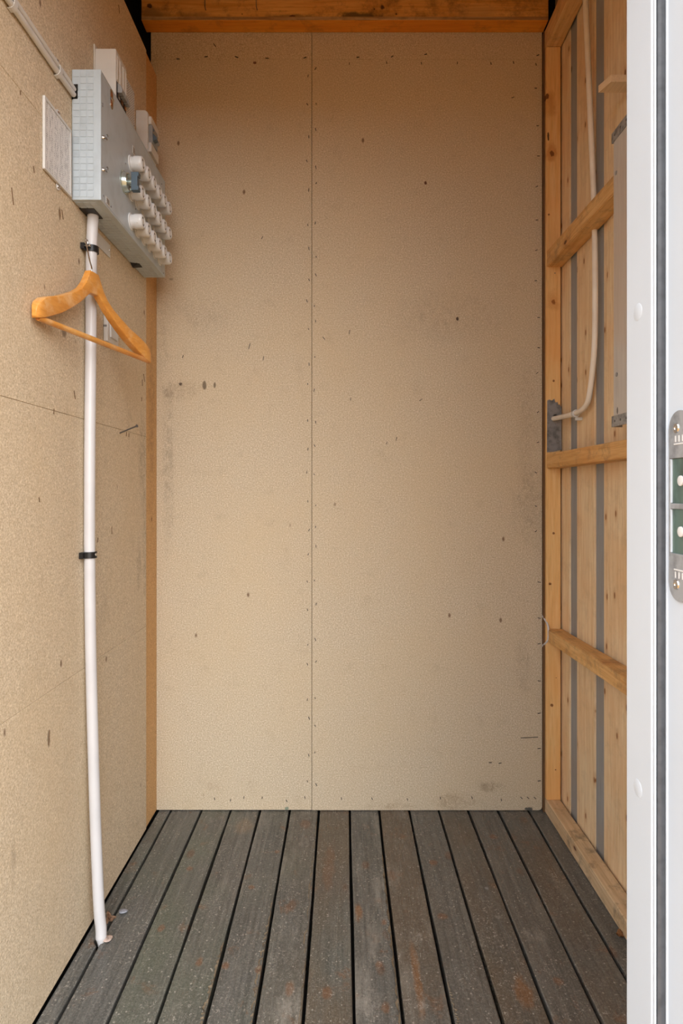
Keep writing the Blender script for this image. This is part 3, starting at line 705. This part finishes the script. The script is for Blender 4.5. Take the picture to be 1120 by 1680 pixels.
bm = B(); lathe(bm, [(0, .004), (.002, .0035), (.002, 0)], Vector((xf+.0111, dy(1.857), CZ+1.092)), n=14); obj('test_button', bm, M['handle_blue'], m)

# ------------------------------------------------------------------ schedule card
A1, A2, ct, cb = dy(1.265), dy(1.390), CZ+.817, CZ+.666
m = thing('schedule_card', 'white framed card of printed rows on the left wall beside the fuse box', 'notice', (LW, (A1+A2)/2, cb))
bm = B()
x0, x1 = LW+.0008, LW+.0065
box(bm, x0, x1-.002, A1, A2, cb, ct, .0008)
for a in ((A1, A2, cb, cb+.0065), (A1, A2, ct-.0065, ct), (A1, A1+.0065, cb+.0066, ct-.0066), (A2-.0065, A2, cb+.0066, ct-.0066)): box(bm, x1-.0019, x1, *a, .0005)
fr = obj('frame', bm, M['white_plastic'], m)
bm = B(); box(bm, x1-.0021, x1-.0014, A1+.0068, A2-.0068, cb+.0068, ct-.0068); obj('printed_sheet', bm, M['print'], m)
for (z, dd) in ((ct+.004, 1.333), (cb-.004, 1.333)):
    bm = B(); lathe(bm, [(0, .0075), (.0016, .0075), (.002, .007), (.002, 0)], Vector((x0, dy(dd), z)), n=20); e = obj('ear', bm, M['white_plastic'], m, smooth=True)
    bm = B(); lathe(bm, [(.0021, .0042), (.0035, .0036), (.0045, .002), (.0045, 0)], Vector((x0, dy(dd), z)), n=16); obj('screw', bm, M['chrome'], e, smooth=True)

# ------------------------------------------------------------------ cables at upper left
cl = [None, None]
for i, (h, ln) in enumerate(((.9000, 1.398), (.9140, 1.398))):
    xx = LW+.0072
    pts = [Vector((xx, dy(d), CZ+h+dz)) for d, dz in ((.60, .004), (.9, .0), (1.1, 0), (1.2, .001), (1.30, .001), (1.36, .002), (ln, .0035 if i == 0 else .0015))]
    bm = B(); tube(bm, spline(pts, 6), .0060, 14)
    tag(obj('cable', bm, M['white_plastic'], None, pts[3], smooth=True), ('lower of the two white cables entering the side of the fuse box', 'upper of the two white cables entering the side of the fuse box')[i], 'cable', 'white cables at the upper left')
for i, d in enumerate((1.139, 1.322)):
    c0 = Vector((LW, dy(d), CZ+.907)); bm = B()
    prof = []
    for k in range(13):
        a = PI*k/12; prof.append(Vector((LW+.0008+.0142*math.sin(a)**.6, 0, CZ+.907+.0150*math.cos(a))))
    inner = [Vector((LW+.0008+.0129*math.sin(PI*k/12)**.6, 0, CZ+.907+.01365*math.cos(PI*k/12))) for k in range(13)]
    ring = prof+inner[::-1]
    prism(bm, [Vector((p.x, dy(d)-.006, p.z)) for p in ring], Vector((0, .012, 0)), .0002)
    o = thing('cable_clip', ('white clip around both cables nearest the top left corner', 'white clip around both cables just before the fuse box')[i], 'clip', c0, 'white cable clips')
    obj('saddle', bm, M['white_plastic'], o, smooth=False)
    bm = B(); box(bm, LW+.0008, LW+.006, dy(d)-.0055, dy(d)+.0055, CZ+.9225, CZ+.931, .001); obj('clip_base', bm, M['white_plastic'], o)
    bm = B(); lathe(bm, [(0, .0028), (.0015, .0026), (.002, 0)], Vector((LW+.006, dy(d), CZ+.927)), n=12); obj('clip_nail', bm, M['nail'], o)

# ------------------------------------------------------------------ conduit
pp = [(152.5, 352, -.6), (150, 420, -.6015), (149, 560, -.6020), (147.5, 700, -.6025), (147, 800, -.6025), (147, 905, -.6030), (148.5, 1050, -.6005), (152, 1200, -.5965), (156.5, 1350, -.5895), (162, 1480, -.5805), (165.5, 1520, -.5755)]
pts = []
for px, py, X in pp:
    d = 1.470; pts.append(Vector((X, d-CD, CZ+(808-py)/F*d)))
    pts[-1].y = X*F/(px-562)-CD
pts[0].z = zb0-.0008
pts.append(Vector((-.5735, 1.462-CD, .004)))
cp = spline(pts, 8)
cp.append(Vector((-.5735, 1.458-CD, -.012)))
bm = B(); tube(bm, cp, [.0128]*(len(cp)-3)+[.0126, .011, .0045], 24)
tag(obj('conduit', bm, M['pipe'], None, pts[-1], smooth=True), 'long white plastic conduit from the fuse box down to the decking', 'pipe')
def at_z(z): return min(cp, key=lambda p: abs(p.z-z))
for i, py in enumerate((408.5, 910)):
    z = CZ+(808-py)/F*1.47; c0 = at_z(z); cx, cy = c0.x, c0.y
    o = thing('pipe_clip', ('black pipe clip just above the coat hanger', 'black pipe clip halfway down the white conduit')[i], 'clip', (LW, cy, z), 'black pipe clips')
    bm = B(); R1, R2 = .0165, .0131; n = 20
    out = [Vector((LW+.0006, cy-R1, z-.0075))]+[Vector((cx+R1*math.sin(a), cy-R1*math.cos(a), z-.0075)) for a in [PI*k/n for k in range(n+1)]]+[Vector((LW+.0006, cy+R1, z-.0075))]
    inn = [Vector((LW+.0006, cy+R2, z-.0075))]+[Vector((cx+R2*math.sin(a), cy-R2*math.cos(a), z-.0075)) for a in [PI*k/n for k in range(n, -1, -1)]]+[Vector((LW+.0006, cy-R2, z-.0075))]
    prism(bm, out+inn, Vector((0, 0, .015)), .0004); obj('band', bm, M['black'], o)
    bm = B(); box(bm, LW+.0006, LW+.010, cy-R1-.011, cy-R1+.0006, z-.0075, z+.0075, .001); obj('foot', bm, M['black'], o)
    bm = B(); q = Vector((LW+.010, cy-R1-.006, z+.001)) if i == 0 else Vector((cx+R1*.94, cy-R1*.30, z+.001))
    tube(bm, [q, q+Vector((.012 if i == 0 else .002, -.001, 0))], .0022, 10); lathe(bm, [(0, .0035), (.0016, .0033), (.002, 0)], q+Vector((.012 if i == 0 else .0015, -.001, 0)), n=12); obj('nail', bm, M['chrome'], o, smooth=True)

# ------------------------------------------------------------------ small plate under the box, switch, wall nail
bm = B(); box(bm, LW+.0006, LW+.0022, dy(1.515), dy(1.632), CZ+.621, CZ+.655, .0004)
pl = thing('wall_plate', 'small pale grey blank plate on the wall under the fuse box', 'plate', (LW, dy(1.575), CZ+.621)); obj('plate', bm, M['white_plastic'], pl)
bm = B(); lathe(bm, [(0, .0032), (.0012, .0028), (.0016, 0)], Vector((LW+.0022, dy(1.626), CZ+.640)), n=14); obj('screw', bm, M['chrome'], pl, smooth=True)
sw = thing('light_switch', 'white light switch on the left wall seen through the coat hanger', 'switch', (LW, dy(1.63), CZ+.391))
s0, s1 = dy(1.588), dy(1.665)
bm = B(); box(bm, LW+.0006, LW+.0125, s0, s1, CZ+.391, CZ+.472, .0022, 3); obj('switch_plate', bm, M['white_plastic'], sw, smooth=True)
bm = B(); prism(bm, [Vector((LW+.0124, s0+.014, CZ+.404)), Vector((LW+.0165, s0+.014, CZ+.405)), Vector((LW+.0140, s0+.014, CZ+.458)), Vector((LW+.0124, s0+.014, CZ+.459))], Vector((0, .046, 0)), .0006); obj('rocker', bm, M['white_plastic'], sw)
bm = B(); box(bm, LW+.0008, LW+.010, s0-.0006, s0+.001, CZ+.428, CZ+.433, .0002); obj('side_notch', bm, M['window_grey'], sw)
q0 = PX(196.5, 710.5, LW); q1 = P(224, 699, 1.668)
bm = B(); dr = (q1-q0).normalized(); tube(bm, [q0+dr*.0005, q1], .0021, 10); lathe(bm, [(0, .0021), (.0004, .0042), (.0018, .0042), (.0018, 0)], q1, dr, 14)
tag(obj('nail', bm, M['nail'], None, q0, smooth=True), 'long steel nail sticking out of the left wall below the switch', 'nail')

# ------------------------------------------------------------------ coat hanger
A_, Cn, B_ = Vector((-.604, dy(1.205), 0)), Vector((-.5775, dy(1.418), 0)), Vector((-.5125, dy(1.638), 0))
hg = thing('coat_hanger', 'varnished wooden coat hanger hanging in front of the white conduit', 'coat hanger', (Cn.x, Cn.y, CZ+.457))
def plan(s):   # s in -1..1 along the bowed plan curve, through A_, Cn, B_
    t = (s+1)/2; c = 2*Cn-(A_+B_)*.5
    return (1-t)**2*A_+2*t*(1-t)*c+t*t*B_
prof = [(-1.0, .360, .346, .004), (-.985, .369, .3435, .0065), (-.95, .378, .3445, .009), (-.88, .3895, .3495, .010), (-.75, .4010, .3610, .0105), (-.6, .4120, .3750, .0105), (-.45, .4270, .3935, .0100), (-.32, .4410, .4110, .0095), (-.22, .4560, .4270, .009), (-.15, .4740, .4400, .0085),
        (-.10, .4930, .4490, .0082), (-.07, .5060, .4540, .0078), (0, .5065, .4600, .0075)]
prof = prof[:-1]+[(0, .5065, .4560, .0075)]+[(-s, a, b+.006*math.sin(PI*min(1, -s*1.02+.12)), t) for s, a, b, t in prof[-2::-1]]
bm = B(); rings = []
for (s, zt_, zb_, th) in prof:
    p = plan(s); tn = (plan(min(s+.01, 1))-plan(max(s-.01, -1))).normalized(); nn = Vector((tn.y, -tn.x, 0))
    tilt = -.000*s
    ring = []; hh_ = (zt_-zb_)/2; zc_ = CZ+(zt_+zb_)/2; rr = min(.0020, hh_*.8, th*.7)
    for (sn, sz, a0) in ((1, 1, 0), (-1, 1, PI/2), (-1, -1, PI), (1, -1, 3*PI/2)):
        for k in range(4):
            a = a0+PI/2*k/3; ring.append(bm.verts.new(p+nn*(sn*(th-rr)+rr*math.cos(a))+Vector((0, 0, zc_+sz*(hh_-rr)+rr*math.sin(a)))))
    rings.append(ring)
for a, b in zip(rings, rings[1:]):
    for k in range(16): bm.faces.new((a[k], a[(k+1) % 16], b[(k+1) % 16], b[k]))
bm.faces.new(rings[0][::-1]); bm.faces.new(rings[-1])
arms = obj('shoulder_bar', bm, M['hanger'], hg, smooth=True)
a_, b_ = plan(-.93)+Vector((0, 0, CZ+.3465)), plan(.955)+Vector((0, 0, CZ+.3485))
bm = B(); tube(bm, [a_+(b_-a_)*k/12 for k in range(13)], .0062, 16); obj('trouser_bar', bm, M['hanger'], hg, smooth=True)
for q in (plan(-.93), plan(.97)):
    bm = B(); lathe(bm, [(0, .003), (.0015, .0026), (.0018, 0)], Vector((q.x, q.y, CZ+.3435)), Vector((0, 0, -1)), 10); obj('end_screw', bm, M['copper'], hg, smooth=True)
top = Vector((Cn.x, Cn.y, CZ+.500)); hk = PX(139, 404, LW+.010)
hk = Vector((LW+.0145, at_z(hk.z).y-.0225, CZ+.5925))
pth = [top, top+Vector((-.001, .001, .018)), top.lerp(hk, .45), top.lerp(hk, .8)+Vector((-.0005, -.003, 0)), hk+Vector((0, -.0055, -.003)), hk+Vector((0, -.004, .003)), hk+Vector((.0, .001, .0050)), hk+Vector((0, .0050, .002)), hk+Vector((0, .0055, -.004))]
bm = B(); tube(bm, spline(pth, 8), .0016, 10); obj('hook', bm, M['chrome'], hg, smooth=True)

# ------------------------------------------------------------------ right wall fittings
XT = .7035
tp = [(957, -60), (960, 0), (964, 90), (968.5, 200), (972.5, 290), (974.5, 345), (975.5, 400), (976, 470), (975.5, 550), (972.5, 600), (967, 645), (963, 661), (955, 672), (941, 679), (926, 683), (913, 685)]
tx = [.703]*4+[.712, .7165, .712]+[.706]*4+[.706, .706, .704, .701, .694]
pts = [PX(px, py, x_) for (px, py), x_ in zip(tp, tx)]
pts[-1].y = YS-.006
# passes behind the upper rail: keep it in the space between rail and cladding
bm = B(); tube(bm, spline(pts, 8), .0078, 16)
tag(obj('cable_tube', bm, M['tube'], None, pts[-1], smooth=True), 'beige cable tube bending down the right wall into the lead sheet', 'cable tube')
p = PX(943.5, 680, .705); o = thing('cable_clip', 'white clip around the beige tube near its bend', 'clip', p, None)
bm = B(); dr = (pts[-2]-pts[-4]).normalized(); lathe(bm, [(-.006, .0080), (-.006, .0116), (.006, .0116), (.006, .0080), (-.006, .0080)], (PX(943.5, 678.6, .7042)), dr, 20); obj('saddle', bm, M['ceramic'], o, smooth=True)
bm = B(); box(bm, .705, XB-.0003, p.y-.005, p.y+.005, p.z-.018, p.z-.0085, .001); obj('clip_base', bm, M['white_plastic'], o)
# lead sheet with a torn top edge, folded round the stud
ysf = YS-.0028; bm = B()
def sp(px, py): q = P(px, py, CD+ysf); return Vector((q.x, ysf, q.z))
top_ = [(897.5, 657), (901, 655.5), (905, 657.5), (909, 654), (911, 661), (914, 659), (916, 665), (918, 663), (919.5, 669), (921, 666)]
prism(bm, [sp(921, 738), sp(908, 741), sp(897, 742)]+[sp(*q) for q in top_], Vector((0, .0018, 0)), .0003)
ld = thing('lead_sheet', 'dull grey metal sheet with a torn top edge nailed to the corner stud', 'metal sheet', (.69, ysf, sp(900, 742).z)); obj('sheet', bm, M['lead'], ld)
q = sp(911, 685); bm = B(); lathe(bm, [(0, .0105), (.0008, .0100), (.0008, .0)], q+Vector((0, .0002, 0)), Vector((0, -1, 0)), 22); obj('hole', bm, M['black'], ld)
bm = B()
for (px, py) in ((905, 730), (916, 722), (902, 716)): lathe(bm, [(0, .0022), (.001, .0018), (.001, 0)], sp(px, py), Vector((0, -1, 0)), 10)
obj('nail_heads', bm, M['nail'], ld)
# white cable loop beside the panel edge
pts = [P(886, 1003, CD+.030), P(893.5, 1012, CD+.024), P(898, 1028, CD+.005), P(899.5, 1040, CD-.004), P(897, 1054, CD+.008), P(892.5, 1062, CD+.024), P(885, 1070, CD+.030)]
pts = [Vector((q.x, min(q.y, .030), q.z)) for q in pts]
pts = [Vector((.6640, .030, CZ-.405)), Vector((.6700, .0285, CZ-.419)), Vector((.6790, .002, CZ-.438)), Vector((.6795, -.033, CZ-.463)), Vector((.6790, -.033, CZ-.478)), Vector((.6740, .006, CZ-.505)), Vector((.6690, .0285, CZ-.521)), Vector((.6640, .030, CZ-.535))]
pts = [Vector((.660, -.008, CZ-.402)), Vector((.6660, -.012, CZ-.4110)), Vector((.6740, -.031, CZ-.430)), Vector((.6790, -.034, CZ-.452)), Vector((.6785, -.034, CZ-.478)), Vector((.6730, -.031, CZ-.503)), Vector((.6660, -.012, CZ-.520)), Vector((.660, -.008, CZ-.530))]
pts = [Vector((.6660, .026, CZ-.404)), Vector((.6688, .012, CZ-.4100)), Vector((.6708, -.006, CZ-.4180)), Vector((.6755, -.0310, CZ-.437)), Vector((.6775, -.0330, CZ-.462)), Vector((.6755, -.0310, CZ-.487)), Vector((.6708, -.006, CZ-.508)), Vector((.6688, .012, CZ-.520)), Vector((.6660, .026, CZ-.528))]
bm = B(); tube(bm, spline(pts, 8), .0032, 12)
tag(obj('cable', bm, M['pipe'], None, pts[4], smooth=True), 'short loop of white cable showing beside the right edge of the back panel', 'cable')
# grey fibre board panel hung on the frame
x0, x1 = .650, .6725
yfp = x0*F/(1006-562)-CD; z0, z1 = CZ+.165, CZ+.857
pn = thing('grey_panel', 'tall grey fibre board panel with metal end strips beside the door frame', 'panel', (x0, yfp-.12, z0))
bx('board', M['fibre'], pn, x0, x1-.0008, yfp-.24, yfp, z0, z1, bev=.001, org=(x0, yfp, z0))
def strip(za, zb_, tip):
    bm = B(); box(bm, x0-.0030, x0-.0004, yfp-.24, yfp+tip, za, zb_, .0004)
    box(bm, x0-.0030, x1-.0008, yfp+.0005, yfp+.0030, za, zb_, .0003)
    o = obj('end_strip', bm, M['zinc'], pn)
    for k in range(4):
        bm = B(); lathe(bm, [(0, .003), (.001, .0028), (.0014, 0)], Vector((x0-.0031, yfp-.014-k*.03, (za+zb_)/2)), Vector((-1, 0, 0)), 12); obj('rivet', bm, M['nail'], o)
strip(z0-.008, z0+.018, .004); strip(z1-.018, z1+.006, .004)
for (zz_, dd) in ((CZ+.76, .015), (CZ+.28, .018)):
    bm = B(); lathe(bm, [(0, .0052), (.0012, .005), (.0018, .002), (.0018, 0)], Vector((x0-.0002, yfp-dd, zz_)), Vector((-1, 0, 0)), 16); obj('screw', bm, M['zinc'], pn, smooth=True)
# small stepped wooden ledge higher up
za = CZ+1.0140
ldg = thing('wooden_ledge', 'fawn wooden ledge jutting from the right wall above the grey panel', 'ledge', (.69, dy(1.53), za))
bm = B(); prism(bm, [Vector((.648, dy(1.562), za)), Vector((XB-.0005, dy(1.562), za)), Vector((XB-.0005, dy(1.520), za)), Vector((.662, dy(1.520), za))], Vector((0, 0, .018)), .0008); obj('board', bm, M['fawn_wood'], ldg, (.69, dy(1.53), za))

# ------------------------------------------------------------------ litter on the decking
def fl(px, py): d = CZ*F/(py-808); return Vector(((px-562)/F*d, d-CD, 0))
def pebble(name, px, py, rx, ry, h, rot, mat, label, cat):
    c = fl(px, py); bm = B(); bmesh.ops.create_icosphere(bm, subdivisions=3, radius=1)
    for v in bm.verts:
        k = 1+.08*math.sin(3*math.atan2(v.co.y, v.co.x)+px)
        x, y, z = v.co.x*rx*k, v.co.y*ry*k, v.co.z*h
        v.co = Vector((x*math.cos(rot)-y*math.sin(rot), x*math.sin(rot)+y*math.cos(rot), z+h+.0003))+c
    return tag(obj(name, bm, mat, None, c, smooth=True), label, cat)
pebble('shell', 176, 1543, .0125, .0105, .0042, .5, M['shell_pink'], 'pinkish white oval shell on the decking at the foot of the conduit', 'shell')
pebble('shell', 202, 1497, .0115, .0085, .0035, .0, M['shell_grey'], 'bluish grey oval shell on the second plank from the left wall', 'shell')
def leaf(px, py, r, mat, label, rot=0, zb=.001, up=.008, seed=1):
    rr = random.Random(seed); c = fl(px, py); bm = B(); n = 18
    ctr = bm.verts.new(c+Vector((0, 0, zb+.002)))
    outer_, mid = [], []
    for k in range(n):
        a = 2*PI*k/n+rot; q = r*(.95+.35*math.cos(3*a)+rr.uniform(-.18, .18))
        mid.append(bm.verts.new(c+Vector((math.cos(a)*q*.5, math.sin(a)*q*.5, zb+up*.35*(.5+.5*math.sin(2*a))))))
        outer_.append(bm.verts.new(c+Vector((math.cos(a)*q, math.sin(a)*q, zb+up*max(.02, math.sin(2*a+seed)*.6+.5+rr.uniform(-.2, .2))))))
    for k in range(n):
        k2 = (k+1) % n; bm.faces.new((ctr, mid[k], mid[k2])); bm.faces.new((mid[k], outer_[k], outer_[k2], mid[k2]))
    bmesh.ops.solidify(bm, geom=bm.faces[:], thickness=.0006)
    return tag(obj('dry_leaf', bm, mat, None, c), label, 'leaf')
leaf(180.5, 1511, .0125, M['leaf_pale'], 'crumpled pale brown dry leaf behind the foot of the conduit', .4, .001, .014, 3)
leaf(1019, 1537, .0100, M['leaf'], 'curled orange brown dry leaf on the decking beside the door frame', 1.1, .001, .009, 5)
